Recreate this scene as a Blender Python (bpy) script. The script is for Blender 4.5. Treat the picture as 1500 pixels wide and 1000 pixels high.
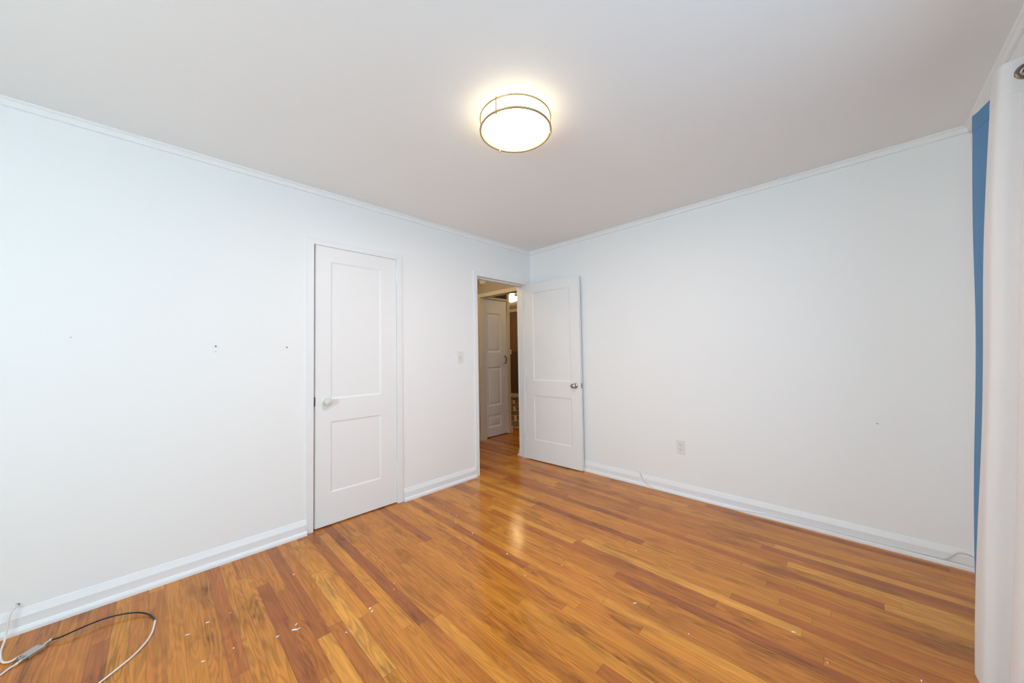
import bpy, bmesh, math, random
from mathutils import Vector, Matrix
sc = bpy.context.scene
for o in list(bpy.data.objects): bpy.data.objects.remove(o)
PI = math.pi

# ------------------------------------------------------------------ camera
cam_d = bpy.data.cameras.new('camera'); cam_d.sensor_fit = 'HORIZONTAL'; cam_d.sensor_width = 36.0
cam_d.lens = 510.209 / 1500 * 36.0; cam_d.clip_start = 0.02
cam = bpy.data.objects.new('camera', cam_d); sc.collection.objects.link(cam)
M = Matrix(((0.7126979801, 0.0371049273, 0.7004889817), (0.7012636175, -0.0134061994, -0.7127759904),
            (-0.0170566063, 0.9992214460, -0.0355749068))).to_4x4()
M.translation = (2.750052, -3.130918, 1.219313)
cam.matrix_world = M
sc.camera = cam
# ------------------------------------------------------------------ colour management
vs = sc.view_settings; vs.view_transform = 'Standard'; vs.look = 'None'; vs.gamma = 1.0; vs.use_curve_mapping = False
vs.exposure = 0.05
sc.cycles.max_bounces = 16; sc.cycles.diffuse_bounces = 10; sc.cycles.glossy_bounces = 6
sc.cycles.transparent_max_bounces = 12; sc.cycles.sample_clamp_indirect = 6.0
# ------------------------------------------------------------------ daylight: overcast sky and the light falling in at the windows
wd = bpy.data.worlds.new('sky'); sc.world = wd; wd.use_nodes = True
wd.node_tree.nodes['Background'].inputs[0].default_value = (0.80, 0.90, 1.0, 1); wd.node_tree.nodes['Background'].inputs[1].default_value = 1.2
K_SIDE, K_NEAR, K_LAMP = 19.0, 69.0, 17.0
C_SIDE = (0.22, 0.62, 1.0); C_NEAR = (0.69, 0.94, 1.0); C_LAMP = (1.0, 0.78, 0.70)
def area(name, loc, rot, sx, sy, power, col):
    l = bpy.data.lights.new(name, 'AREA'); l.shape = 'RECTANGLE'; l.size = sx; l.size_y = sy; l.energy = power; l.color = col
    o = bpy.data.objects.new(name, l); sc.collection.objects.link(o); o.location = loc; o.rotation_euler = rot
    return o
H = 2.44; W = 3.25; D = -5.0                     # room height, width (x), near wall (y)
W1 = (-3.15, -1.65, 0.80, 2.05)                   # window in the right wall: y0, y1, z0, z1
W2 = (1.20, 3.05, 0.65, 2.15)                     # window in the near wall: x0, x1, z0, z1
area('daylight_side_window', (W + 0.22, (W1[0]+W1[1])/2, 1.45), (0, PI/2, 0), 1.3, 1.6, K_SIDE, C_SIDE)
area('daylight_near_window', ((W2[0]+W2[1])/2, D - 0.22, 1.45), (PI/2, 0, 0), 1.95, 1.6, K_NEAR, C_NEAR)

# ------------------------------------------------------------------ helpers
def mat(name, col, rough=0.5, metal=0.0, spec=0.5, emit=None, estr=0.0, bump=None, trans=0.0):
    m = bpy.data.materials.new(name); m.use_nodes = True; nt = m.node_tree; b = nt.nodes['Principled BSDF']
    b.inputs['Base Color'].default_value = (*col, 1); b.inputs['Roughness'].default_value = rough; b.inputs['Metallic'].default_value = metal
    b.inputs['Specular IOR Level'].default_value = spec
    if emit: b.inputs['Emission Color'].default_value = (*emit, 1); b.inputs['Emission Strength'].default_value = estr
    if bump:
        tc = nt.nodes.new('ShaderNodeTexCoord'); nz = nt.nodes.new('ShaderNodeTexNoise'); nz.inputs['Scale'].default_value = bump[0]; nz.inputs['Detail'].default_value = 4
        bp = nt.nodes.new('ShaderNodeBump'); bp.inputs['Strength'].default_value = bump[1]; bp.inputs['Distance'].default_value = bump[2]
        nt.links.new(tc.outputs['Object'], nz.inputs['Vector']); nt.links.new(nz.outputs['Fac'], bp.inputs['Height']); nt.links.new(bp.outputs['Normal'], b.inputs['Normal'])
    return m
def lin(r, g, b):
    f = lambda c: (c/255/12.92) if c/255 <= .04045 else ((c/255+.055)/1.055)**2.4
    return (f(r), f(g), f(b))
class MB:
    def __init__(s): s.v = []; s.f = []; s.mi = []
    def add(s, verts, faces, mi=0):
        n = len(s.v); s.v += [tuple(p) for p in verts]; s.f += [[i+n for i in f] for f in faces]; s.mi += [mi]*len(faces); return s
    def box(s, x0, x1, y0, y1, z0, z1, mi=0):
        return s.add([(x0,y0,z0),(x1,y0,z0),(x1,y1,z0),(x0,y1,z0),(x0,y0,z1),(x1,y0,z1),(x1,y1,z1),(x0,y1,z1)],
                     [(0,3,2,1),(4,5,6,7),(0,1,5,4),(1,2,6,5),(2,3,7,6),(3,0,4,7)], mi)
    def sweep(s, rings, closed=False, caps=True, mi=0):
        n = len(rings[0]); vs_ = [p for r in rings for p in r]; fs = []
        m = len(rings)
        for i in range(m if closed else m-1):
            a = i*n; b = ((i+1) % m)*n
            for k in range(n): fs.append((a+k, a+(k+1) % n, b+(k+1) % n, b+k))
        if caps and not closed: fs.append(list(range(n))[::-1]); fs.append([(m-1)*n+k for k in range(n)])
        return s.add(vs_, fs, mi)
    def prism(s, prof, fn, t0, t1):               # profile (list of 2D), fn(a,b,t)->3D
        return s.sweep([[fn(a, b, t) for a, b in prof] for t in (t0, t1)])
    def tube(s, pts, r, n=8, mi=0, closed=False, smooth=0):
        P = [Vector(p) for p in pts]
        for _ in range(smooth):
            if closed: Q = []; [Q.extend((P[i]*.75+P[(i+1)%len(P)]*.25, P[i]*.25+P[(i+1)%len(P)]*.75)) for i in range(len(P))]
            else:
                Q = [P[0]]
                for i in range(len(P)-1): Q += [P[i]*.75+P[i+1]*.25, P[i]*.25+P[i+1]*.75]
                Q.append(P[-1])
            P = Q
        rings = []; up = None
        for i, p in enumerate(P):
            a = P[i-1] if (i or closed) else p; b = P[(i+1) % len(P)] if (i < len(P)-1 or closed) else p
            t = (b-a).normalized()
            if up is None: up = t.orthogonal().normalized()
            up = (up - t*up.dot(t)).normalized(); w = t.cross(up)
            rings.append([tuple(p + (up*math.cos(2*PI*k/n) + w*math.sin(2*PI*k/n))*r) for k in range(n)])
        return s.sweep(rings, closed, True, mi)
    def lathe(s, prof, o, ax, n=24, mi=0):        # prof: (radius, along) ; axis vector ax from origin o
        o = Vector(o); ax = Vector(ax).normalized(); u = ax.orthogonal().normalized(); w = ax.cross(u)
        return s.sweep([[tuple(o + ax*h + (u*math.cos(2*PI*k/n)+w*math.sin(2*PI*k/n))*max(r, 1e-5)) for k in range(n)] for r, h in prof], mi=mi)
def build(name, mb, mats, parent=None, smooth=False, bevel=0, loc=None):
    me = bpy.data.meshes.new(name); me.from_pydata(mb.v, [], mb.f)
    mats = mats if isinstance(mats, (list, tuple)) else [mats]
    for m in mats: me.materials.append(m)
    for p, i in zip(me.polygons, mb.mi): p.material_index = i
    bm = bmesh.new(); bm.from_mesh(me); bmesh.ops.recalc_face_normals(bm, faces=bm.faces); bm.to_mesh(me); bm.free()
    if smooth: me.shade_smooth(); me.set_sharp_from_angle(angle=math.radians(40))
    o = bpy.data.objects.new(name, me); sc.collection.objects.link(o)
    if bevel:
        b = o.modifiers.new('bevel', 'BEVEL'); b.width = bevel; b.segments = 2; b.limit_method = 'ANGLE'
    if parent: o.parent = parent
    if loc: o.location = loc
    return o
def tag(o, label, cat, kind=None, group=None):
    o['label'] = label; o['category'] = cat
    if kind: o['kind'] = kind
    if group: o['group'] = group
    return o
def empty(name, loc, rz=0):
    o = bpy.data.objects.new(name, None); sc.collection.objects.link(o); o.location = loc; o.rotation_euler = (0, 0, rz); o.empty_display_size = .1
    return o
def S(o, label, cat): return tag(o, label, cat, 'structure')

# ------------------------------------------------------------------ materials
wall_paint = mat('wall_paint', (0.86, 0.885, 0.90), 0.55, spec=0.3, bump=(260, 0.08, 0.001))
ceil_paint = mat('ceiling_paint', (0.85, 0.875, 0.885), 0.7, spec=0.2, bump=(120, 0.08, 0.001))
trim_paint = mat('trim_gloss_paint', (0.82, 0.84, 0.87), 0.35, spec=0.4, bump=(40, 0.05, 0.001))
door_paint = mat('door_paint', (0.84, 0.86, 0.875), 0.4, spec=0.4, bump=(30, 0.05, 0.001))
hall_paint = mat('hall_tan_paint', (0.46, 0.40, 0.31), 0.6)
brown_paint = mat('brown_paint', (0.22, 0.13, 0.065), 0.6)
brown_dark = mat('dark_brown_paint', (0.13, 0.08, 0.043), 0.6)
landing_paint = mat('landing_brown_paint', (0.05, 0.028, 0.018), 0.7)
cream_paint = mat('cream_paint', (0.72, 0.66, 0.54), 0.5)
nickel = mat('brushed_nickel', (0.50, 0.40, 0.23), 0.4, 1.0)
steel = mat('knob_steel', (0.48, 0.45, 0.42), 0.22, 1.0)
dark_metal = mat('dark_metal', (0.10, 0.09, 0.08), 0.4, 0.8)
plate_white = mat('plate_plastic', (0.80, 0.80, 0.79), 0.35)
slot_dark = mat('slot_dark', (0.12, 0.12, 0.12), 0.6)
porcelain = mat('ivory_knob', (0.66, 0.68, 0.65), 0.2)
coax_white = mat('coax_white', (0.78, 0.76, 0.72), 0.45)
faint_nail = mat('painted_over_nail', (0.48, 0.49, 0.50), 0.6)
wire_white = mat('aged_wire', (0.62, 0.60, 0.56), 0.5)
coax_black = mat('coax_black', (0.012, 0.010, 0.010), 0.4)
sleeve_mat = mat('pale_crimp_sleeve', (0.74, 0.70, 0.60), 0.3, 0.3)
zinc = mat('zinc_connector', (0.55, 0.55, 0.53), 0.35, 0.9)
white_chip = mat('paint_fleck', (0.80, 0.77, 0.74), 0.6)
glass_lit = mat('lit_glass', (0.9, 0.88, 0.82), 0.3, emit=(1.0, 0.80, 0.52), estr=4.5)
glass_bright = mat('bright_glass', (0.9, 0.88, 0.82), 0.3, emit=(1.0, 0.76, 0.42), estr=26.0)
bronze = mat('bronze_grommet', (0.30, 0.25, 0.19), 0.3, 1.0)

def fabric(name, col, transl=0.25):
    m = bpy.data.materials.new(name); m.use_nodes = True; nt = m.node_tree; nt.nodes.clear()
    out = nt.nodes.new('ShaderNodeOutputMaterial'); mix = nt.nodes.new('ShaderNodeMixShader'); d = nt.nodes.new('ShaderNodeBsdfDiffuse'); t = nt.nodes.new('ShaderNodeBsdfTranslucent')
    tc = nt.nodes.new('ShaderNodeTexCoord'); mp = nt.nodes.new('ShaderNodeMapping'); mp.inputs['Scale'].default_value = (700, 700, 700)
    wv = nt.nodes.new('ShaderNodeTexNoise'); wv.inputs['Scale'].default_value = 1.0
    n2 = nt.nodes.new('ShaderNodeTexNoise'); n2.inputs['Scale'].default_value = 9; n2.inputs['Detail'].default_value = 3
    b1 = nt.nodes.new('ShaderNodeBump'); b1.inputs['Strength'].default_value = .25; b1.inputs['Distance'].default_value = .0006
    b2 = nt.nodes.new('ShaderNodeBump'); b2.inputs['Strength'].default_value = .35; b2.inputs['Distance'].default_value = .008
    L = nt.links.new
    L(tc.outputs['Object'], mp.inputs['Vector']); L(mp.outputs['Vector'], wv.inputs['Vector']); L(tc.outputs['Object'], n2.inputs['Vector'])
    L(wv.outputs['Fac'], b1.inputs['Height']); L(n2.outputs['Fac'], b2.inputs['Height']); L(b1.outputs['Normal'], b2.inputs['Normal'])
    d.inputs[0].default_value = (*col, 1); t.inputs[0].default_value = (*col, 1); mix.inputs[0].default_value = transl
    L(b2.outputs['Normal'], d.inputs['Normal']); L(d.outputs[0], mix.inputs[1]); L(t.outputs[0], mix.inputs[2]); L(mix.outputs[0], out.inputs[0])
    return m
white_cloth = fabric('white_curtain_cloth', (0.90, 0.895, 0.90), 0.3)
blue_cloth = fabric('blue_curtain_cloth', (0.15, 0.31, 0.52), 0.08)

def wood_floor():
    m = bpy.data.materials.new('oak_strip_floor'); m.use_nodes = True; nt = m.node_tree; N = nt.nodes; L = nt.links.new
    b = N['Principled BSDF']
    def math_(op, a, c=None, d=None):
        n = N.new('ShaderNodeMath'); n.operation = op
        for i, q in enumerate((a, c, d)):
            if q is None: continue
            if isinstance(q, (int, float)): n.inputs[i].default_value = q
            else: L(q, n.inputs[i])
        return n.outputs[0]
    tc = N.new('ShaderNodeTexCoord'); sx = N.new('ShaderNodeSeparateXYZ'); L(tc.outputs['Object'], sx.inputs[0])
    X, Y = sx.outputs[0], sx.outputs[1]
    wv = math_('DIVIDE', Y, 0.0572); row = math_('FLOOR', wv); fv = math_('FRACT', wv)
    wn = N.new('ShaderNodeTexWhiteNoise'); wn.noise_dimensions = '1D'; L(row, wn.inputs['W'])
    wn2 = N.new('ShaderNodeTexWhiteNoise'); wn2.noise_dimensions = '1D'; L(math_('ADD', row, 311.7), wn2.inputs['W'])
    ln = math_('MULTIPLY_ADD', wn2.outputs[0], 1.2, 0.65)
    u = math_('DIVIDE', math_('MULTIPLY_ADD', wn.outputs[0], 7.0, X), ln)
    idx = math_('FLOOR', u); fu = math_('FRACT', u)
    cb = N.new('ShaderNodeCombineXYZ'); L(row, cb.inputs[0]); L(idx, cb.inputs[1])
    pid = N.new('ShaderNodeTexWhiteNoise'); pid.noise_dimensions = '3D'; L(cb.outputs[0], pid.inputs['Vector'])
    ramp = N.new('ShaderNodeValToRGB'); e = ramp.color_ramp.elements
    stops = [(0.0, FL[0]), (0.10, FL[1]), (0.32, FL[2]), (0.62, FL[3]), (0.86, FL[4]), (1.0, FL[5])]
    e[0].position, e[0].color = stops[0][0], (*stops[0][1], 1); e[1].position, e[1].color = stops[-1][0], (*stops[-1][1], 1)
    for p, c in stops[1:-1]: q = e.new(p); q.color = (*c, 1)
    L(pid.outputs['Value'], ramp.inputs[0])
    # grain, stretched along the boards and different on every board
    off = math_('MULTIPLY', pid.outputs['Value'], 37.0)
    gx = N.new('ShaderNodeCombineXYZ'); L(math_('MULTIPLY', X, 3.0), gx.inputs[0]); L(math_('MULTIPLY', Y, 110.0), gx.inputs[1]); L(off, gx.inputs[2])
    g1 = N.new('ShaderNodeTexNoise'); g1.inputs['Scale'].default_value = 1.0; g1.inputs['Detail'].default_value = 5; g1.inputs['Roughness'].default_value = .65; L(gx.outputs[0], g1.inputs['Vector'])
    cx = N.new('ShaderNodeCombineXYZ'); L(math_('MULTIPLY', X, 1.6), cx.inputs[0]); L(math_('MULTIPLY', Y, 16.0), cx.inputs[1]); L(off, cx.inputs[2])
    g2 = N.new('ShaderNodeTexNoise'); g2.inputs['Scale'].default_value = 1.0; g2.inputs['Detail'].default_value = 2; g2.inputs['Distortion'].default_value = .6; L(cx.outputs[0], g2.inputs['Vector'])
    rings = math_('SINE', math_('MULTIPLY', g2.outputs['Fac'], 62.0))
    grain = math_('ADD', math_('MULTIPLY', math_('SUBTRACT', g1.outputs['Fac'], 0.5), 1.15), math_('MULTIPLY', rings, 0.10))
    # broad wear: darker, browner patches
    w1 = N.new('ShaderNodeTexNoise'); w1.inputs['Scale'].default_value = 2.2; w1.inputs['Detail'].default_value = 4; L(tc.outputs['Object'], w1.inputs['Vector'])
    wear = math_('MULTIPLY', math_('SUBTRACT', w1.outputs['Fac'], 0.5), 0.45)
    # some boards carry a strong flat-sawn figure
    wn3 = N.new('ShaderNodeTexWhiteNoise'); wn3.noise_dimensions = '3D'
    cb2 = N.new('ShaderNodeCombineXYZ'); L(row, cb2.inputs[0]); L(idx, cb2.inputs[1]); cb2.inputs[2].default_value = 5.5; L(cb2.outputs[0], wn3.inputs['Vector'])
    strong = math_('GREATER_THAN', wn3.outputs['Value'], 0.80)
    fig = math_('MULTIPLY', math_('MULTIPLY', math_('MINIMUM', rings, 0.15), strong), 0.11)
    # smoky old stains in the finish
    st = N.new('ShaderNodeCombineXYZ'); L(math_('MULTIPLY', X, 2.6), st.inputs[0]); L(math_('MULTIPLY', Y, 9.0), st.inputs[1])
    w2 = N.new('ShaderNodeTexNoise'); w2.inputs['Scale'].default_value = 1.0; w2.inputs['Detail'].default_value = 5; w2.inputs['Roughness'].default_value = .6; L(st.outputs[0], w2.inputs['Vector'])
    stain = math_('MINIMUM', math_('MULTIPLY', math_('MAXIMUM', math_('SUBTRACT', w2.outputs['Fac'], 0.54), 0.0), 3.0), 0.27)
    val = math_('SUBTRACT', math_('ADD', math_('ADD', math_('ADD', grain, wear), fig), 1.03), stain)
    # seams
    e1 = math_('MINIMUM', fv, math_('SUBTRACT', 1.0, fv)); s1 = math_('LESS_THAN', e1, 0.011)
    e2 = math_('MULTIPLY', math_('MINIMUM', fu, math_('SUBTRACT', 1.0, fu)), ln); s2 = math_('LESS_THAN', e2, 0.0007)
    seam = math_('MAXIMUM', math_('MULTIPLY', s1, 0.45), math_('MULTIPLY', s2, 0.6))
    val2 = math_('MULTIPLY', val, math_('SUBTRACT', 1.0, seam))
    mx = N.new('ShaderNodeVectorMath'); mx.operation = 'SCALE'; L(ramp.outputs[0], mx.inputs[0]); L(val2, mx.inputs['Scale'])
    L(mx.outputs[0], b.inputs['Base Color'])
    rr = math_('MULTIPLY_ADD', g1.outputs['Fac'], 0.12, 0.11); L(rr, b.inputs['Roughness'])
    b.inputs['Specular IOR Level'].default_value = 0.36
    bp = N.new('ShaderNodeBump'); bp.inputs['Strength'].default_value = 0.35; bp.inputs['Distance'].default_value = 0.0008
    w3 = N.new('ShaderNodeTexNoise'); w3.inputs['Scale'].default_value = 9; w3.inputs['Detail'].default_value = 1; L(tc.outputs['Object'], w3.inputs['Vector'])
    hgt = math_('ADD', math_('ADD', math_('MULTIPLY', seam, -1.0), math_('MULTIPLY', pid.outputs['Value'], .6)), math_('ADD', math_('MULTIPLY', g1.outputs['Fac'], .25), math_('MULTIPLY', w3.outputs['Fac'], 2.6)))
    tilt = math_('MULTIPLY', math_('MULTIPLY', math_('SUBTRACT', fv, 0.5), math_('SUBTRACT', wn3.outputs['Value'], 0.5)), 2.2)
    hgt = math_('ADD', hgt, tilt)
    L(hgt, bp.inputs['Height']); L(bp.outputs['Normal'], b.inputs['Normal'])
    return m
FL = [lin(152,87,42), lin(168,99,42), lin(179,111,43), lin(187,119,44), lin(198,131,50), lin(210,147,62)]
oak = wood_floor()

def tile_floor():
    m = bpy.data.materials.new('lattice_tile'); m.use_nodes = True; nt = m.node_tree; N = nt.nodes; L = nt.links.new; b = N['Principled BSDF']
    tc = N.new('ShaderNodeTexCoord'); mp = N.new('ShaderNodeMapping'); mp.inputs['Rotation'].default_value = (0, 0, math.radians(-45)); mp.inputs['Scale'].default_value = (1, 1, 1)
    br = N.new('ShaderNodeTexBrick'); br.inputs['Color1'].default_value = (0.17, 0.088, 0.032, 1); br.inputs['Color2'].default_value = (0.08, 0.045, 0.02, 1); br.inputs['Mortar'].default_value = (0.60, 0.46, 0.27, 1)
    br.inputs['Scale'].default_value = 1.0; br.inputs['Brick Width'].default_value = 0.34; br.inputs['Row Height'].default_value = 0.56; br.inputs['Mortar Size'].default_value = 0.022; br.inputs['Mortar Smooth'].default_value = 0
    L(tc.outputs['Object'], mp.inputs[0]); L(mp.outputs[0], br.inputs['Vector']); L(br.outputs['Color'], b.inputs['Base Color']); b.inputs['Roughness'].default_value = .55
    return m
tile = tile_floor()

# ------------------------------------------------------------------ floor (with old paint flecks stuck to the boards)
rnd = random.Random(4)
fm = MB().box(-2.4, W + .13, D - .13, 1.05, -.06, 0)
FLECKS = [(0.563,-2.952,3),(0.593,-3.021,2.5),(0.9,-2.747,2.5),(0.911,-2.685,4),(0.881,-2.67,2),(0.918,-2.668,2),(0.836,-2.89,2),(0.45,-2.578,2),(0.827,-2.985,2),(0.563,-2.87,1),(1.031,-2.394,3.5),(1.056,-2.395,3),(1.098,-2.529,2),(0.986,-2.249,1.2),(0.94,-2.225,1.2),(0.335,-1.493,1.2),(0.55,-1.523,2),(0.63,-1.594,1.5),(0.843,-1.608,2),(0.645,-1.246,1),(1.191,-1.618,2.5),(1.412,-1.699,1.6),(1.41,-1.651,1),(1.504,-1.486,1.5),(1.747,-1.053,1.2),(1.92,-0.903,1.2),(2.035,-0.949,1.2),(1.953,-1.07,1),(1.943,-1.489,2.5),(2.516,-1.19,3),(2.194,-1.508,1.5),(2.629,-1.289,1.5),(2.879,-1.157,1.5),(-0.337,-0.457,1.2)]
for x, y, s in FLECKS:
    r = s * .0027; a0 = rnd.random()*6; ln_ = 1 + rnd.random()*1.2; ca, sa = math.cos(a0), math.sin(a0)
    pts = []
    for k in range(7):
        a = k/7*2*PI; q = r*(.55+.45*rnd.random()); px, py = q*math.cos(a)*ln_, q*math.sin(a)*.6
        pts.append((x+px*ca-py*sa, y+px*sa+py*ca))
    fm.sweep([[(p, q, -.001) for p, q in pts], [(p, q, .0006) for p, q in pts]], mi=1)
S(build('floor', fm, [oak, white_chip]), 'glossy orange-brown oak strip floor with scattered white paint flecks', 'floor')

# ------------------------------------------------------------------ room shell
S(build('ceiling', MB().box(-.13, W+.13, D-.13, .12, H, H+.1), ceil_paint), 'plain white ceiling with a round flush light', 'ceiling')
CL = (-2.353, -1.7195, 2.034)      # closet opening y0,y1,top
EN = (-0.838, -0.082, 2.031)      # entry opening
T = .13
S(build('wall_left', MB().box(-T, 0, D-.13, CL[0], 0, H).box(-T, 0, CL[0], CL[1], CL[2], H).box(-T, 0, CL[1], EN[0], 0, H).box(-T, 0, EN[0], EN[1], EN[2], H).box(-T, 0, EN[1], .12, 0, H), wall_paint),
  'white painted wall that holds the closet door and the doorway', 'wall')
S(build('wall_back', MB().box(0, W+.13, 0, .12, 0, H), wall_paint), 'white painted wall behind the open door, with a power outlet low down', 'wall')
S(build('wall_right', MB().box(W, W+.13, D-.13, W1[0], 0, H).box(W, W+.13, W1[0], W1[1], 0, W1[2]).box(W, W+.13, W1[0], W1[1], W1[3], H).box(W, W+.13, W1[1], 0, 0, H), wall_paint),
  'white wall behind the curtains', 'wall')
S(build('wall_near', MB().box(0, W2[0], D-.13, D, 0, H).box(W2[0], W2[1], D-.13, D, 0, W2[2]).box(W2[0], W2[1], D-.13, D, W2[3], H).box(W2[1], W, D-.13, D, 0, H), wall_paint),
  'white wall with a window behind the viewpoint', 'wall')
# skirting: capped board with a quarter-round shoe.  profile (out from wall, height)
BB = [(0, .1), (.003, .099), (.0165, .067), (.0165, .062), (.0165, .027), (.020, .026), (.026, .022), (.031, .013), (.032, 0), (0, 0)]
bl = MB()
for y0, y1 in ((D, -2.396), (-1.666, -.886)): bl.prism(BB, lambda a, b, t: (a, t, b), y0, y1)
S(build('baseboard_left', bl, trim_paint), 'white skirting along the wall with the closet', 'baseboard')
S(build('baseboard_back', MB().prism(BB, lambda a, b, t: (t, -a, b), 0.0, W), trim_paint), 'white skirting under the power outlet, with a thin cable along it', 'baseboard')
S(build('baseboard_right', MB().prism(BB, lambda a, b, t: (W-a, t, b), D, -.03), trim_paint), 'white skirting behind the curtains', 'baseboard')
S(build('baseboard_near', MB().prism(BB, lambda a, b, t: (t, D+a, b), .03, W-.03), trim_paint), 'white skirting below the near window', 'baseboard')
CR = [(0, H), (.022, H), (.024, H-.006), (.019, H-.011), (.013, H-.014), (.010, H-.030), (.011, H-.038), (.006, H-.041), (0, H-.041)]
cr = MB().prism(CR, lambda a, b, t: (a, t, b), D, 0).prism(CR, lambda a, b, t: (t, -a, b), 0.0, W).prism(CR, lambda a, b, t: (W-a, t, b), D, 0).prism(CR, lambda a, b, t: (t, D+a, b), 0, W)
S(build('trim_1', cr, wall_paint), 'thin white crown moulding around the ceiling edge', 'moulding')

# ------------------------------------------------------------------ door casings
def casing(mb, y0, y1, ztop, wl=.045, wr=.045, th=.011):
    mb.box(0, th, y0-wl, y0, 0, ztop+.044).box(0, th, y1, y1+wr, 0, ztop+.044).box(0, th, y0, y1, ztop, ztop+.044)
    return mb
m = casing(MB(), CL[0], CL[1], CL[2])
m.box(-.060, -.041, CL[0], CL[0]+.02, 0, CL[2]).box(-.060, -.041, CL[1]-.02, CL[1], 0, CL[2]).box(-.060, -.041, CL[0]+.02, CL[1]-.02, CL[2]-.02, CL[2])
S(build('trim_2', m, door_paint, bevel=.0015), 'narrow white casing around the closed closet door', 'door casing')
m = casing(MB(), EN[0], EN[1], EN[2])
jt = .012
m.box(-T-.012, 0, EN[0]-.0, EN[0]+jt*0+.001, 0, EN[2])
m.box(-T-.012, 0, EN[1]-.001, EN[1], 0, EN[2])
m.box(-T-.012, 0, EN[0], EN[1], EN[2]-.001, EN[2])
# door stops
m.box(-.09, -.045, EN[0]+.001, EN[0]+.012, 0, EN[2]-.001).box(-.09, -.045, EN[1]-.012, EN[1]-.001, 0, EN[2]-.001).box(-.09, -.045, EN[0]+.012, EN[1]-.012, EN[2]-.013, EN[2]-.001)
# hall side casing
m.box(-T-.016, -T, EN[1]-.004, EN[1]+.06, 0, EN[2]).box(-T-.016, -T, EN[0]-.06, EN[0]+.004, 0, EN[2]).box(-T-.016, -T, EN[0]-.06, EN[1]+.06, EN[2], EN[2]+.06)
m.prism(BB, lambda a, b, t: (-T-.012-a*1.6, t, b), EN[1]+.008, .09)
S(build('trim_3', m, door_paint, bevel=.0012), 'white casing and jamb of the open doorway', 'door casing')

# ------------------------------------------------------------------ panel doors (local: u along x, face at y=0, thickness to +y)
def panel_leaf(parent, wdt, ht, th, rects, m, rec=.0058, bev=.012):
    us = sorted({0, wdt} | {r[0] for r in rects} | {r[1] for r in rects})
    f = MB()
    zs = sorted({0, ht} | {r[2] for r in rects} | {r[3] for r in rects})
    u0, u1 = min(r[0] for r in rects), max(r[1] for r in rects)
    f.box(0, u0, 0, th, 0, ht).box(u1, wdt, 0, th, 0, ht)
    edges = [0] + [z for r in sorted(rects, key=lambda q: q[2]) for z in (r[2], r[3])] + [ht]
    for k in range(0, len(edges), 2): f.box(u0, u1, 0, th, edges[k], edges[k+1])
    for a, b, c, d in rects:                                     # sloped sticking on both faces
        for s0, s1 in ((0.0004, rec), (th-.0004, th-rec)):
            o = [(a, s0, c), (b, s0, c), (b, s0, d), (a, s0, d)]; i = [(a+bev, s1, c+bev), (b-bev, s1, c+bev), (b-bev, s1, d-bev), (a+bev, s1, d-bev)]
            f.add(o + i, [(k, (k+1) % 4, 4+(k+1) % 4, 4+k) for k in range(4)])
    leaf = build('leaf', f, m, parent)
    for a, b, c, d in rects: build('panel', MB().box(a+bev*.6, b-bev*.6, rec, th-rec, c+bev*.6, d-bev*.6), m, parent)
    return leaf
def hinge(parent, u, z, m, h=.09, r=.006):
    return build('hinge', MB().lathe([(0, -h/2-.006), (r*.7, -h/2-.005), (r*.7, -h/2), (r, -h/2), (r, -h*.18), (r*.93, -h*.18), (r*.93, -h*.16), (r, -h*.16), (r, h*.16), (r*.93, h*.16), (r*.93, h*.18), (r, h*.18), (r, h/2), (r*.7, h/2), (r*.7, h/2+.005), (0, h/2+.006)], (u, -r*.8, z), (0, 0, 1), 14)
                 .box(u-.001, u+.014, -.0012, .0, z-h/2, z+h/2), m, parent, smooth=True)
# closet door (closed)
d1 = empty('door_1', (-.004, -2.3405, 0), PI/2)
S(d1, 'closed white two-panel closet door with an ivory knob', 'door')
for_rects = [(.104, .487, .225, .738), (.104, .487, .902, 1.918)]
build_z0 = .012
lf = panel_leaf(d1, .6185, 2.026, .035, [(a, b, c, d) for a, b, c, d in for_rects], door_paint)
kn = build('knob', MB().lathe([(0, 0), (.027, 0), (.027, .004), (.011, .008), (.0095, .014), (.018, .018), (.0265, .024), (.0285, .032), (.026, .040), (.015, .045), (0, .046)], (.078, 0, .885), (0, -1, 0), 28), porcelain, d1, smooth=True); kn['label'] = 'ivory round knob'
for z in (.255, 1.885): hinge(d1, .622, z, trim_paint, .1, .0075)
lp = build('latch_plate', MB().box(-.0075, .0008, -.003, .004, .862, .925), dark_metal, d1); lp['label'] = 'dark worn latch plate'
# entry door (open against the back wall)
ang = math.atan2(.033, .727)
d2 = empty('door_2', (-.006, -.1015, 0), ang)
S(d2, 'open white two-panel door with a steel knob, swung back to the wall', 'door')
panel_leaf(d2, .728, 2.016, .035, [(.112, .618, .225, .732), (.112, .618, .905, 1.915)], door_paint)
kn = build('knob', MB().lathe([(0, 0), (.030, 0), (.030, .003), (.026, .008), (.012, .011), (.0105, .026), (.018, .031), (.0255, .040), (.0265, .050), (.023, .058), (.012, .063), (0, .063)], (.666, 0, .868), (0, -1, 0), 28), steel, d2, smooth=True); kn['label'] = 'brushed steel knob'
build('rose', MB().lathe([(0, 0), (.028, 0), (.028, .003), (.02, .006), (0, .006)], (.666, .035, .868), (0, 1, 0), 24), steel, d2, smooth=True)
lp = build('latch_plate', MB().box(.728, .7295, .006, .029, .840, .897).box(.7295, .738, .012, .023, .858, .879), steel, d2); lp['label'] = 'steel latch and face plate'
for z in (.25, 1.0, 1.80): hinge(d2, -.004, z, trim_paint, .09, .006)
for d in (d1, d2): d.location.z = .009

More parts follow.
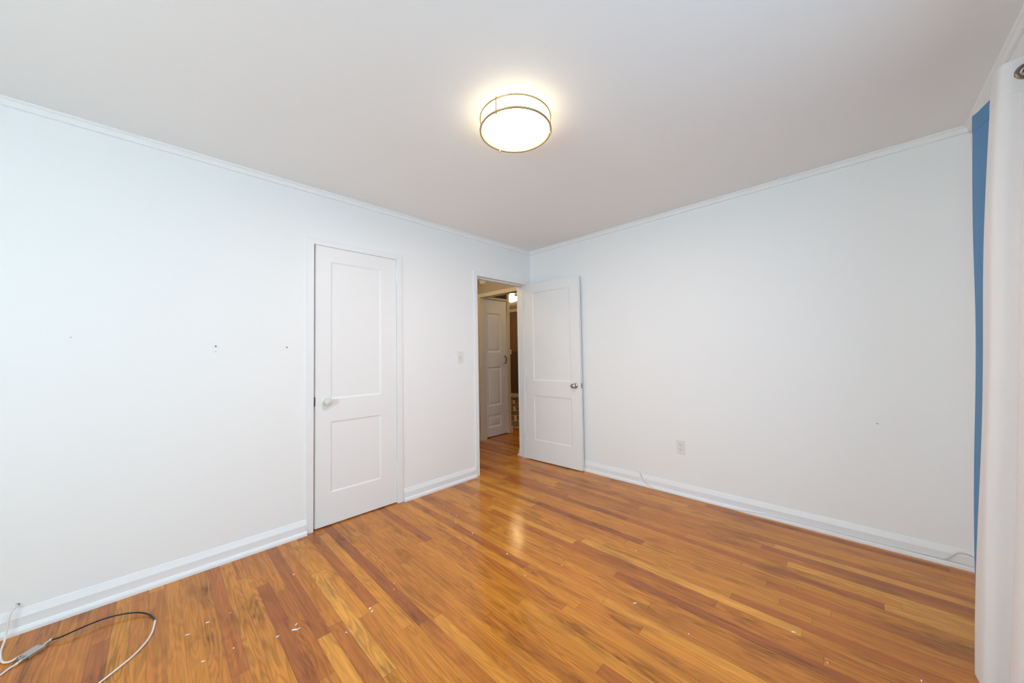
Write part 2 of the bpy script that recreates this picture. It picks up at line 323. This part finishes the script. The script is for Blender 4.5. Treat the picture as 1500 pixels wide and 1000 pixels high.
S(build('wall_closet', MB().box(-.85, -.75, -2.6, -1.6, 0, H).box(-.75, -T, -2.6, -2.5, 0, H).box(-.75, -T, -1.7, -1.6, 0, H).box(-.75, -T, -2.5, -1.7, H-.1, H), wall_paint), 'closet walls behind the closed door', 'wall')
# ------------------------------------------------------------------ windows
def window(name, n, ori, a0, a1, z0, z1, base, lab):
    e = empty(name, (0, 0, 0)); S(e, lab, 'window')
    def P(mb, p0, p1, q0, q1, c0, c1):            # p along wall, q depth outward from the inner wall face, z
        if ori == 'x': mb.box(base+q0, base+q1, p0, p1, c0, c1)
        else: mb.box(p0, p1, base-q1, base-q0, c0, c1)
    f = MB(); w = .05
    P(f, a0, a0+w, .03, .11, z0, z1); P(f, a1-w, a1, .03, .11, z0, z1); P(f, a0+w, a1-w, .03, .11, z0, z0+w); P(f, a0+w, a1-w, .03, .11, z1-w, z1)
    build('window_frame', f, trim_paint, e)
    zm = (z0+z1)/2
    for k, (c0, c1, q) in enumerate(((z0+w, zm+.02, .045), (zm-.02, z1-w, .075))):
        s = MB(); b = .035
        P(s, a0+w, a0+w+b, q, q+.028, c0, c1); P(s, a1-w-b, a1-w, q, q+.028, c0, c1); P(s, a0+w+b, a1-w-b, q, q+.028, c0, c0+b); P(s, a0+w+b, a1-w-b, q, q+.028, c1-b, c1)
        so = build('sash', s, trim_paint, e)
        g = MB(); P(g, a0+w+b, a1-w-b, q+.012, q+.016, c0+b, c1-b); build('pane', g, glass_pane, so)
    c = MB(); t = .016
    P(c, a0-.06, a0, -t, 0, z0-.02, z1+.06); P(c, a1, a1+.06, -t, 0, z0-.02, z1+.06); P(c, a0, a1, -t, 0, z1, z1+.06); P(c, a0-.08, a1+.08, -.05, .03, z0-.025, z0); P(c, a0-.06, a1+.06, -t, 0, z0-.09, z0-.025)
    build('window_casing', c, trim_paint, e)
def thin_glass():
    m = bpy.data.materials.new('window_glass'); m.use_nodes = True; nt = m.node_tree; nt.nodes.clear()
    o = nt.nodes.new('ShaderNodeOutputMaterial'); mx = nt.nodes.new('ShaderNodeMixShader'); t = nt.nodes.new('ShaderNodeBsdfTransparent'); g = nt.nodes.new('ShaderNodeBsdfGlossy'); g.inputs['Roughness'].default_value = .02
    mx.inputs[0].default_value = .06; nt.links.new(t.outputs[0], mx.inputs[1]); nt.links.new(g.outputs[0], mx.inputs[2]); nt.links.new(mx.outputs[0], o.inputs[0])
    return m
glass_pane = thin_glass()
window('window_1', 1, 'x', W1[0], W1[1], W1[2], W1[3], W, 'white sash window beside the white curtain')
window('window_2', 2, 'y', W2[0], W2[1], W2[2], W2[3], D, 'white sash window in the wall behind the viewpoint')

# ------------------------------------------------------------------ hall and living room beyond the doorway
HX = -1.1                                          # hall's far wall
S(build('wall_hall', MB().box(HX-.12, HX, -1.6, .11, 0, H), hall_paint), 'tan hall wall seen through the doorway, before the hall opening', 'wall')
S(build('wall_hall_end', MB().box(HX, -T, -1.72, -1.6, 0, H), hall_paint), 'tan end wall of the hall', 'wall')
hd = MB().box(HX-.12, -T, .11, .21, 2.075, H).box(HX-.12, HX+.03, .11, .2, 0, 2.075)
S(build('wall_header', hd, hall_paint), 'tan wall above the hall opening, seen through the doorway', 'wall')
S(build('trim_4', MB().box(HX, -T, .095, .11, 2.032, 2.085).box(HX, -T, .11, .21, 2.032, 2.075).box(HX+.03, HX+.045, .11, .2, 0, 2.032).box(HX, HX+.045, .09, .11, 0, 2.032).box(HX, HX+.05, .08, .2, 0, .1), cream_paint, bevel=.002),
  'cream casing around the hall opening', 'door casing')
S(build('ceiling_hall', MB().box(HX-.12, -T, -1.72, .21, H, H+.1), ceil_paint), 'hall ceiling', 'ceiling')
S(build('wall_landing', MB().box(HX-.12, HX-.002, .2, .72, 2.03, 2.5).box(HX-.12, HX-.04, .2, .72, 0, 2.03), landing_paint), 'dark brown wall above the narrow hall door', 'wall')
S(build('trim_5', MB().box(HX-.04, HX+.010, .675, .735, 0, 2.5).box(HX-.02, HX+.014, .2, .675, 2.035, 2.07).box(HX-.02, HX+.03, .672, .752, 0, .1), cream_paint, bevel=.003), 'cream corner post and head trim beside the narrow hall door', 'moulding')
d3 = empty('door_3', (HX-.002, .195, .012), PI/2); S(d3, 'narrow white three-panel hall door with a dark bar handle', 'door')
f = MB(); 
panel_leaf(d3, .478, 2.02, .03, [(.075, .345, .13, .315), (.075, .345, .445, 1.02), (.075, .345, 1.235, 1.82)], door_paint, rec=.011, bev=.018)
for a, b, c, d in [(.075, .345, .13, .315), (.075, .345, .445, 1.02), (.075, .345, 1.235, 1.82)]:
    build('raised_field', MB().sweep([[(a+k, y, c+k), (b-k, y, c+k), (b-k, y, d-k), (a+k, y, d-k)] for k, y in ((.03, .011), (.05, .003))]), door_paint, d3)
hh = build('handle', MB().tube([(.425, 0, 1.065), (.425, -.03, 1.07), (.425, -.034, 1.12), (.425, -.03, 1.17), (.425, 0, 1.175)], .008, 8, smooth=2), dark_metal, d3, smooth=True); hh['label'] = 'dark bar handle'
LY = 4.0; LX = -6.0; LH = 2.5
S(build('floor_living', MB().box(LX, .9, 1.05, LY, -.06, 0).box(LX, -2.4, .6, 1.05, -.06, 0), tile), 'brown floor with a cream lattice pattern, far beyond the doorway', 'floor')
S(build('ceiling_living', MB().box(LX, .9, .21, LY, LH, LH+.1), cream_paint), 'living room ceiling beyond the doorway', 'ceiling')
S(build('wall_living_far', MB().box(LX, .9, LY, LY+.1, 0, 1.28, 0).box(LX, .9, LY, LY+.1, 1.28, LH, 1), [brown_dark, brown_paint]), 'two-tone brown wall at the far end of the living room', 'wall')
S(build('wall_living_side', MB().box(LX-.1, LX, .5, LY, 0, LH), brown_paint), 'brown side wall of the living room', 'wall')
S(build('wall_living_near', MB().box(LX, HX-.12, .6, .72, 0, LH), brown_paint), 'brown wall behind the narrow hall door', 'wall')
S(build('wall_living_right', MB().box(.9, 1.0, .12, LY, 0, LH), brown_paint), 'brown wall on the hidden side of the living room', 'wall')
S(build('trim_6', MB().box(LX, .9, LY-.015, LY, 0, .1).box(LX, .9, LY-.03, LY, 2.42, LH).box(LX, .9, LY-.012, LY, 1.27, 1.29, 1), [cream_paint, brown_dark]), 'cream skirting and cornice on the far brown wall', 'moulding')
S(build('wall_hall_side', MB().box(-T, .9, .12, .21, 0, LH), brown_paint), 'brown wall backing onto the bedroom', 'wall')

# ------------------------------------------------------------------ ceiling lamps
def flush_lamp(x, y, z, label, R=.178, cat='ceiling light', glass=None, watts=0):
    t = empty('ceiling_light', (x, y, z)); tag(t, label, cat)
    build('base_pan', MB().lathe([(0, 0), (.150, 0), (.150, -.012), (0, -.012)], (0, 0, 0), (0, 0, 1), 48), nickel, t, smooth=True)
    build('glass_shade', MB().lathe([(0, -.008), (R-.012, -.008), (R-.009, -.014), (R-.009, -.078), (R-.013, -.088), (R-.035, -.094), (.08, -.099), (0, -.100)], (0, 0, 0), (0, 0, 1), 64), glass or glass_lit, t, smooth=True)
    if watts:                                     # the light the lit drum throws into the room
        l = bpy.data.lights.new('lamp_light', 'AREA'); l.shape = 'DISK'; l.size = .30; l.energy = watts; l.color = C_LAMP
        lo = bpy.data.objects.new('lamp_light', l); sc.collection.objects.link(lo); lo.location = (x, y, z-.102)
    for zz, rr in ((-.025, .0050), (-.086, .0056)):
        build('ring', MB().tube([((R)*math.cos(a*PI/36), R*math.sin(a*PI/36), zz) for a in range(72)], rr, 10, closed=True), nickel, t, smooth=True)
    for a in (-76.8, 43.2, 163.2):
        a = math.radians(a); px, py = R*math.cos(a), R*math.sin(a)
        p = build('post', MB().tube([(px, py, -.012), (px, py, -.090)], .0036, 8).tube([(px, py, -.012), (px*.82, py*.82, -.012)], .0026, 8), nickel, t, smooth=True)
        build('finial', MB().lathe([(0, 0), (.006, .001), (.006, .006), (.003, .010), (0, .010)], (px, py, -.090), (0, 0, -1), 12), nickel, p, smooth=True)
    return t
flush_lamp(1.555, -1.863, H, 'round flush ceiling light with two metal rings around a lit white drum', watts=K_LAMP)
hl = empty('ceiling_light', (-2.16, 1.88, LH)); tag(hl, 'lit bowl-shaped ceiling light in the room beyond the doorway', 'ceiling light')
build('canopy', MB().lathe([(0, 0), (.11, 0), (.11, -.03), (.10, -.04), (0, -.04)], (0, 0, 0), (0, 0, 1), 32), nickel, hl, smooth=True)
build('glass_bowl', MB().lathe([(.04, -.04), (.05, -.125), (.115, -.135), (.135, -.155), (.125, -.185), (.09, -.21), (.04, -.226), (0, -.23)], (0, 0, 0), (0, 0, 1), 40), glass_bright, hl, smooth=True)
def fill_light(name, loc, power):                       # invented point fills without fixtures, brightening hall and living room from out of sight
    l = bpy.data.lights.new(name, 'POINT'); l.energy = power; l.color = (1.0, .74, .43); l.shadow_soft_size = .12
    o = bpy.data.objects.new(name, l); sc.collection.objects.link(o); o.location = loc
fill_light('hall_fill', (-.62, -.75, 2.32), 8)  # added fill to brighten the tan wall above the hall opening
fill_light('living_room_fill', (-.35, 1.3, 2.1), 9)  # added unseen fill, warms the hall door and corner post
fill_light('living_room_fill', (-3.6, 2.6, 2.2), 24)  # added unseen fill to lift the far brown wall

# ------------------------------------------------------------------ curtains on a rod
def catmull(pts, n):
    out = []
    for i in range(len(pts)-1):
        p0, p1, p2, p3 = (Vector(pts[max(0, i-1)]), Vector(pts[i]), Vector(pts[i+1]), Vector(pts[min(len(pts)-1, i+2)]))
        for k in range(n):
            t = k/n; out.append(.5*((2*p1)+(p2-p0)*t+(2*p0-5*p1+4*p2-p3)*t*t+(3*p1-p0-3*p2+p3)*t**3))
    out.append(Vector(pts[-1])); return out
def curtain_sheet(path, z0, z1, shift, nz=40, seed=1, off=0.0, th=.0015):
    P = catmull([(a, b) for a, b in path], 6); rr = random.Random(seed); ph = [rr.random()*6 for _ in range(6)]
    mb = MB(); n = len(P); vs_ = []
    nrm = []
    for i in range(n):
        t = (P[min(i+1, n-1)]-P[max(i-1, 0)]).normalized(); nrm.append(Vector((t.y, -t.x)))
    ZS = [z1+(max(z1-.12, z0)-z1)*k/15 for k in range(15)] + [max(z1-.12, z0)+(z0-max(z1-.12, z0))*k/nz for k in range(nz+1)] if z1-z0 > .13 else [z1+(z0-z1)*k/15 for k in range(16)]
    nz = len(ZS)-1
    hole = {(j, i) for j in range(nz) for i in range(n-1) if math.hypot((P[i].x+P[i+1].x)/2-3.2, (ZS[j]+ZS[j+1])/2-2.15) < .0205}
    for side in (0, 1):
        for j in range(nz+1):
            z = ZS[j]; tt = 1-(z-0)/2.2
            for i, p in enumerate(P):
                s = i/n
                d = off + (th if side else -th) + .0025*math.sin(9*s+ph[0]+z*3.1)*min(1, tt*3) + .002*math.sin(17*s+ph[1]-z*5)*min(1, tt*3)
                vs_.append((p.x - shift(max(tt, 0)) + nrm[i].x*d, p.y + nrm[i].y*d, z))
    fs = []
    q = (nz+1)*n
    for j in range(nz):
        for i in range(n-1):
            if (j, i) in hole: continue
            a = j*n+i; fs.append((a, a+1, a+n+1, a+n)); fs.append((q+a, q+a+n, q+a+n+1, q+a+1))
    for j in range(nz):
        for i in (0, n-1): a = j*n+i; fs.append((a, a+n, q+a+n, q+a))
    for i in range(n-1):
        for j in (0, nz): a = j*n+i; fs.append((a, q+a, q+a+1, a+1))
    return mb.add(vs_, fs)
wpath = [(3.150, -.985), (3.151, -1.03), (3.155, -1.062), (3.172, -1.073), (3.2, -1.075), (3.222, -1.085), (3.230, -1.12), (3.230, -1.19), (3.222, -1.235), (3.2, -1.25), (3.178, -1.262), (3.168, -1.30), (3.168, -1.36), (3.178, -1.40), (3.2, -1.42), (3.222, -1.435), (3.23, -1.48)]
bpath = [(3.232, -.56), (3.225, -.62), (3.195, -.665), (3.150, -.688), (3.158, -.73), (3.172, -.80), (3.185, -.86), (3.2, -.90), (3.215, -.935)]
wshift = lambda t: .123*t**.85 if t > 0 else 0
bshift = lambda t: .077*t
wc = empty('curtain', (3.19, -1.2, 0)); tag(wc, 'white grommet curtain hanging full length at the window', 'curtain')
o = build('cloth', curtain_sheet(wpath, .003, 2.2, wshift, seed=3), white_cloth, wc, smooth=True)
hb = build('header_band', curtain_sheet(wpath, 2.085, 2.201, wshift, nz=4, seed=3, th=.0024), white_cloth, wc, smooth=True)
for (gx, gy) in ((3.205, -1.075), (3.2, -1.25), (3.2, -1.42)):
    g = build('grommet', MB().tube([(gx+.0235*math.cos(a*PI/12), gy, 2.15+.0235*math.sin(a*PI/12)) for a in range(24)], .006, 8, closed=True), bronze, wc, smooth=True)
    g['label'] = 'bronze metal grommet'
for o in wc.children: o.location = (-3.19, 1.2, 0)
bc = empty('curtain', (3.19, -.75, 0)); tag(bc, 'slate blue curtain behind the white one, next to the room corner', 'curtain')
build('cloth', curtain_sheet(bpath, .02, 2.2, bshift, seed=5), blue_cloth, bc, smooth=True)
build('header_band', curtain_sheet(bpath, 2.13, 2.201, bshift, nz=4, seed=5, th=.0026), blue_cloth, bc, smooth=True)
for (gx, gy) in ((3.2, -.661), (3.2, -.90)):
    g = build('grommet', MB().tube([(gx+.0235*math.cos(a*PI/12), gy, 2.15+.0235*math.sin(a*PI/12)) for a in range(24)], .006, 8, closed=True), bronze, bc, smooth=True); g['label'] = 'bronze metal grommet'
for o in bc.children: o.location = (-3.19, .75, 0)
rod = empty('curtain_rod', (3.2, -.5, 2.15)); tag(rod, 'metal rod that carries the curtains above the window', 'curtain rod')
build('pole', MB().lathe([(0, 0), (.009, 0), (.009, 2.6), (0, 2.6)], (0, 0, 0), (0, -1, 0), 16), steel, rod, smooth=True)
for s in (0, 2.6): build('finial', MB().lathe([(.009, 0), (.012, .003), (.018, .014), (.019, .022), (.014, .033), (0, .038)], (0, -s, 0), (0, 1 if s == 0 else -1, 0), 16), steel, rod, smooth=True)
for s in (.04, 2.5): build('bracket', MB().box(.0, .05, -s-.006, -s+.006, -.016, -.009).box(.043, .05, -s-.014, -s+.014, -.05, .03), steel, rod)

# ------------------------------------------------------------------ outlet, switch, thermostat, detector
ou = empty('power_outlet', (1.664, 0, .405)); tag(ou, 'white double power outlet low on the wall right of the open door', 'outlet')
build('plate', MB().box(-.035, .035, -.006, 0, -.057, .057), plate_white, ou, bevel=.003)
for z in (-.0195, .0195):
    r = build('receptacle', MB().lathe([(.0165, 0), (.0165, .002), (.0155, .003), (0, .003)], (0, -.006, z), (0, -1, 0), 20), plate_white, ou, smooth=True)
    build('slots', MB().box(-.0075, -.0052, -.0094, -.0085, z-.002, z+.008).box(.0052, .0075, -.0094, -.0085, z-.001, z+.007).lathe([(.0026, 0), (.0026, .0009), (0, .0009)], (0, -.0086, z-.008), (0, -1, 0), 10), slot_dark, r)
build('screw', MB().lathe([(.003, 0), (.003, .001), (0, .0012)], (0, -.006, 0), (0, -1, 0), 10), zinc, ou)
sw = empty('light_switch', (0, -1.06, 1.193)); tag(sw, 'white toggle light switch beside the doorway', 'light switch')
build('plate', MB().box(0, .006, -.035, .035, -.057, .057), plate_white, sw, bevel=.003)
build('toggle', MB().sweep([[(.005, -.005, -.011), (.005, .005, -.011), (.005, .005, .011), (.005, -.005, .011)], [(.020, -.004, .004), (.020, .004, .004), (.018, .004, .011), (.018, -.004, .011)]]).box(.006, .0066, -.0055, .0055, -.012, .012, 1), [plate_white, slot_dark], sw)
for z in (-.03, .03): build('screw', MB().lathe([(.003, 0), (.003, .001), (0, .0012)], (.006, 0, z), (1, 0, 0), 10), zinc, sw)
th = empty('thermostat', (-4.36, LY, 1.275)); tag(th, 'small cream box on the far brown wall, seen through the doorway', 'thermostat')
build('housing', MB().box(-.085, .085, -.03, 0, -.065, .065), cream_paint, th, bevel=.008)
build('cover', MB().box(-.06, .06, -.036, -.03, -.01, .045), plate_white, th, bevel=.002)
sd = empty('smoke_detector', (-.985, .11, 2.27)); tag(sd, 'small round detector on the tan wall above the hall opening', 'smoke detector')
build('housing', MB().lathe([(.06, 0), (.06, .02), (.05, .032), (0, .036)], (0, 0, 0), (0, -1, 0), 28), plate_white, sd, smooth=True)
build('test_button', MB().lathe([(.01, 0), (.01, .003), (0, .004)], (0, -.035, 0), (0, -1, 0), 14), slot_dark, sd)

# ------------------------------------------------------------------ cables
c = empty('coax_cable', (0, -3.561, .12)); tag(c, 'white coax cable rising from the splitter to a hole in the wall', 'cable')
ofs = Vector((0, -3.561, .12))
P = [(-.02, -3.561, .122), (.006, -3.561, .122), (.022, -3.567, .119), (.030, -3.573, .112), (.036, -3.579, .08), (.042, -3.582, .035), (.06, -3.582, .009), (.10, -3.581, .004), (.150, -3.577, .004), (.205, -3.567, .004), (.247, -3.553, .005), (.2645, -3.535, .008), (.2585, -3.521, .009), (.2518, -3.5143, .009)]
build('cable', MB().tube([Vector(p)-ofs for p in P], .0036, 10, smooth=2), coax_white, c, smooth=True)
g = build('wall_grommet', MB().lathe([(.0034, 0), (.0058, 0), (.0058, .0015), (.0034, .002)], (0, 0, .002), (1, 0, 0), 14), slot_dark, c); g['label'] = 'dark rim of the hole in the wall'
sp = empty('coax_splitter', (.254, -3.480, 0), math.radians(135)); tag(sp, 'silver coax splitter lying on the floor where three cables meet', 'cable splitter')
build('body', MB().box(-.026, .026, -.021, .021, .001, .017).box(-.033, -.026, -.010, .010, .001, .004).box(.026, .033, -.010, .010, .001, .004), zinc, sp, bevel=.002)
build('port', MB().lathe([(.0048, 0), (.0048, .012), (0, .012)], (.026, 0, .009), (1, 0, 0), 12), zinc, sp)
for y in (-.009, .009): build('port', MB().lathe([(.0048, 0), (.0048, .012), (0, .012)], (-.026, y, .009), (-1, 0, 0), 12), zinc, sp)
def conn(parent, p, q, r=.0056):                    # crimped connector between two points
    p, q = Vector(p), Vector(q); L_ = (q-p).length
    k = build('connector', MB().lathe([(0, 0), (r*.95, 0), (r*1.15, L_*.08), (r*1.15, L_*.40), (r*.95, L_*.46), (r*.6, L_*.46), (r*.6, L_*.60), (0, L_*.60)], p, q-p, 6), zinc, parent)
    build('crimp_sleeve', MB().lathe([(0, L_*.58), (r*.85, L_*.58), (r*.95, L_*.66), (r*.95, L_*.92), (r*.75, L_), (0, L_)], p, q-p, 12), sleeve_mat, k, smooth=True)
    return k
def rotp(x, y, z): a = math.radians(135); return (.254+x*math.cos(a)-y*math.sin(a), -3.480+x*math.sin(a)+y*math.cos(a), z)
def locs(pts, o): return [tuple(Vector(p)-Vector(o)) for p in pts]
pa = rotp(-.038, .009, .009); pb = rotp(-.038, -.009, .009); pc = rotp(.038, 0, .009)

conn(c, Vector((.2598, -3.5226, .009))-ofs, Vector((.2505, -3.5133, .009))-ofs)
a2 = rotp(-.038, -.009, .009); b2 = rotp(-.062, -.009, .006)
c = empty('coax_cable', a2); tag(c, 'white coax cable leaving the splitter toward the near edge of the floor', 'cable')
P = [rotp(-.040, -.009, .009), b2, (.300, -3.525, .004), (.336, -3.546, .0038), (.381, -3.579, .0038), (.44, -3.63, .0038), (.50, -3.72, .0038), (.52, -3.85, .0038), (.50, -3.98, .0038)]
build('cable', MB().tube(locs(P, a2), .0036, 10, smooth=2), coax_white, c, smooth=True)
conn(c, Vector(a2)-Vector(a2), Vector(rotp(-.058, -.009, .007))-Vector(a2))
a3 = rotp(.038, 0, .009)
c = empty('coax_cable', a3); tag(c, 'looped coax cable, black near the splitter and white further on', 'cable')
P = [a3, rotp(.058, 0, .012), (.232, -3.413, .017), (.217, -3.352, .020), (.210, -3.284, .020), (.227, -3.226, .017), (.257, -3.176, .012), (.299, -3.143, .007), (.353, -3.125, .004), (.378, -3.123, .004)]
k = build('jacket', MB().tube(locs(P, a3), .0034, 10, smooth=2), coax_black, c, smooth=True); k['label'] = 'black jacket'
P = [(.374, -3.123, .004), (.395, -3.124, .004), (.46, -3.130, .004), (.52, -3.146, .004), (.585, -3.182, .004), (.627, -3.224, .004), (.668, -3.266, .004), (.72, -3.335, .004), (.76, -3.42, .004), (.78, -3.52, .004)]
k = build('jacket', MB().tube(locs(P, a3), .0036, 10, smooth=2), coax_white, c, smooth=True); k['label'] = 'white jacket'
conn(c, (0, 0, 0), Vector(rotp(.060, 0, .013))-Vector(a3))
w0 = (1.305, -.008, .118)
c = empty('telephone_wire', w0); tag(c, 'thin white wire tacked along the skirting under the power outlet', 'cable')
P = [(1.300, -.012, .122), (1.309, -.0165, .100), (1.322, -.020, .075), (1.345, -.022, .045), (1.375, -.027, .026), (1.414, -.032, .012), (1.478, -.033, .003), (1.65, -.033, .0025), (1.9, -.033, .0025), (2.06, -.033, .003), (2.15, -.0285, .019), (2.30, -.0245, .0255), (2.58, -.0245, .0255), (2.81, -.0245, .0255), (2.97, -.0245, .027), (3.07, -.0245, .028), (3.19, -.0245, .026)]
build('wire', MB().tube(locs(P, w0), .0024, 8, smooth=2), wire_white, c, smooth=True)
P = [(3.055, -.0245, .026), (3.078, -.0215, .035), (3.095, -.0205, .060), (3.112, -.0195, .080), (3.132, -.0175, .088), (3.158, -.0180, .083), (3.180, -.0195, .068), (3.20, -.0215, .05)]
build('wire_loop', MB().tube(locs(P, w0), .0028, 8, smooth=2), wire_white, c, smooth=True)
for x in (1.309, 1.345):
    build('cable_clip', MB().box(x-w0[0]-.006, x-w0[0]+.006, -.019, -.008, (.100 if x < 1.33 else .045)-w0[2]-.004, (.100 if x < 1.33 else .045)-w0[2]+.004), trim_paint, c)

# ------------------------------------------------------------------ nails left in the walls, a chip on the floor
NAILS = [((0, -2.886, 1.296), 'upper nail of the close pair on the wall left of the closet door', .0042), ((0, -2.886, 1.263), 'lower, fainter nail of the close pair on the wall left of the closet door', .003),
         ((0, -2.517, 1.290), 'single dark nail close to the closet door casing', .0042), ((0, -1.568, 1.217), 'faint nail in the wall just right of the closet door', .0028),
         ((0, -1.195, 1.214), 'small nail in the wall beside the light switch', .003), ((0, -3.432, 1.338), 'small nail in the bare wall far left of the closet door', .0028)]
for p, lab, r in NAILS:
    o = build('wall_nail', MB().lathe([(r*.5, -.004), (r*.5, .003), (r, .003), (r, .0042), (0, .005)], (0, 0, 0), (1, 0, 0), 12), dark_metal if r > .004 else faint_nail, loc=p); tag(o, lab, 'nail')
o = build('wall_nail', MB().lathe([(.0015, -.004), (.0015, .003), (.003, .003), (.003, .0042), (0, .005)], (0, 0, 0), (0, -1, 0), 12), dark_metal, loc=(2.832, 0, .75)); tag(o, 'small nail in the wall high above the skirting wire, near the curtains', 'nail')
o = build('paint_chip', MB().sweep([[(-.012, -.005, 0), (.004, -.008, 0), (.013, .002, 0), (.002, .008, 0)], [(-.010, -.004, .004), (.004, -.006, .005), (.011, .002, .006), (.002, .006, .003)]]), white_chip, loc=(-.04, -.135, 0)); tag(o, 'small white chip lying on the floor below the hinge edge of the open door', 'paint chip')
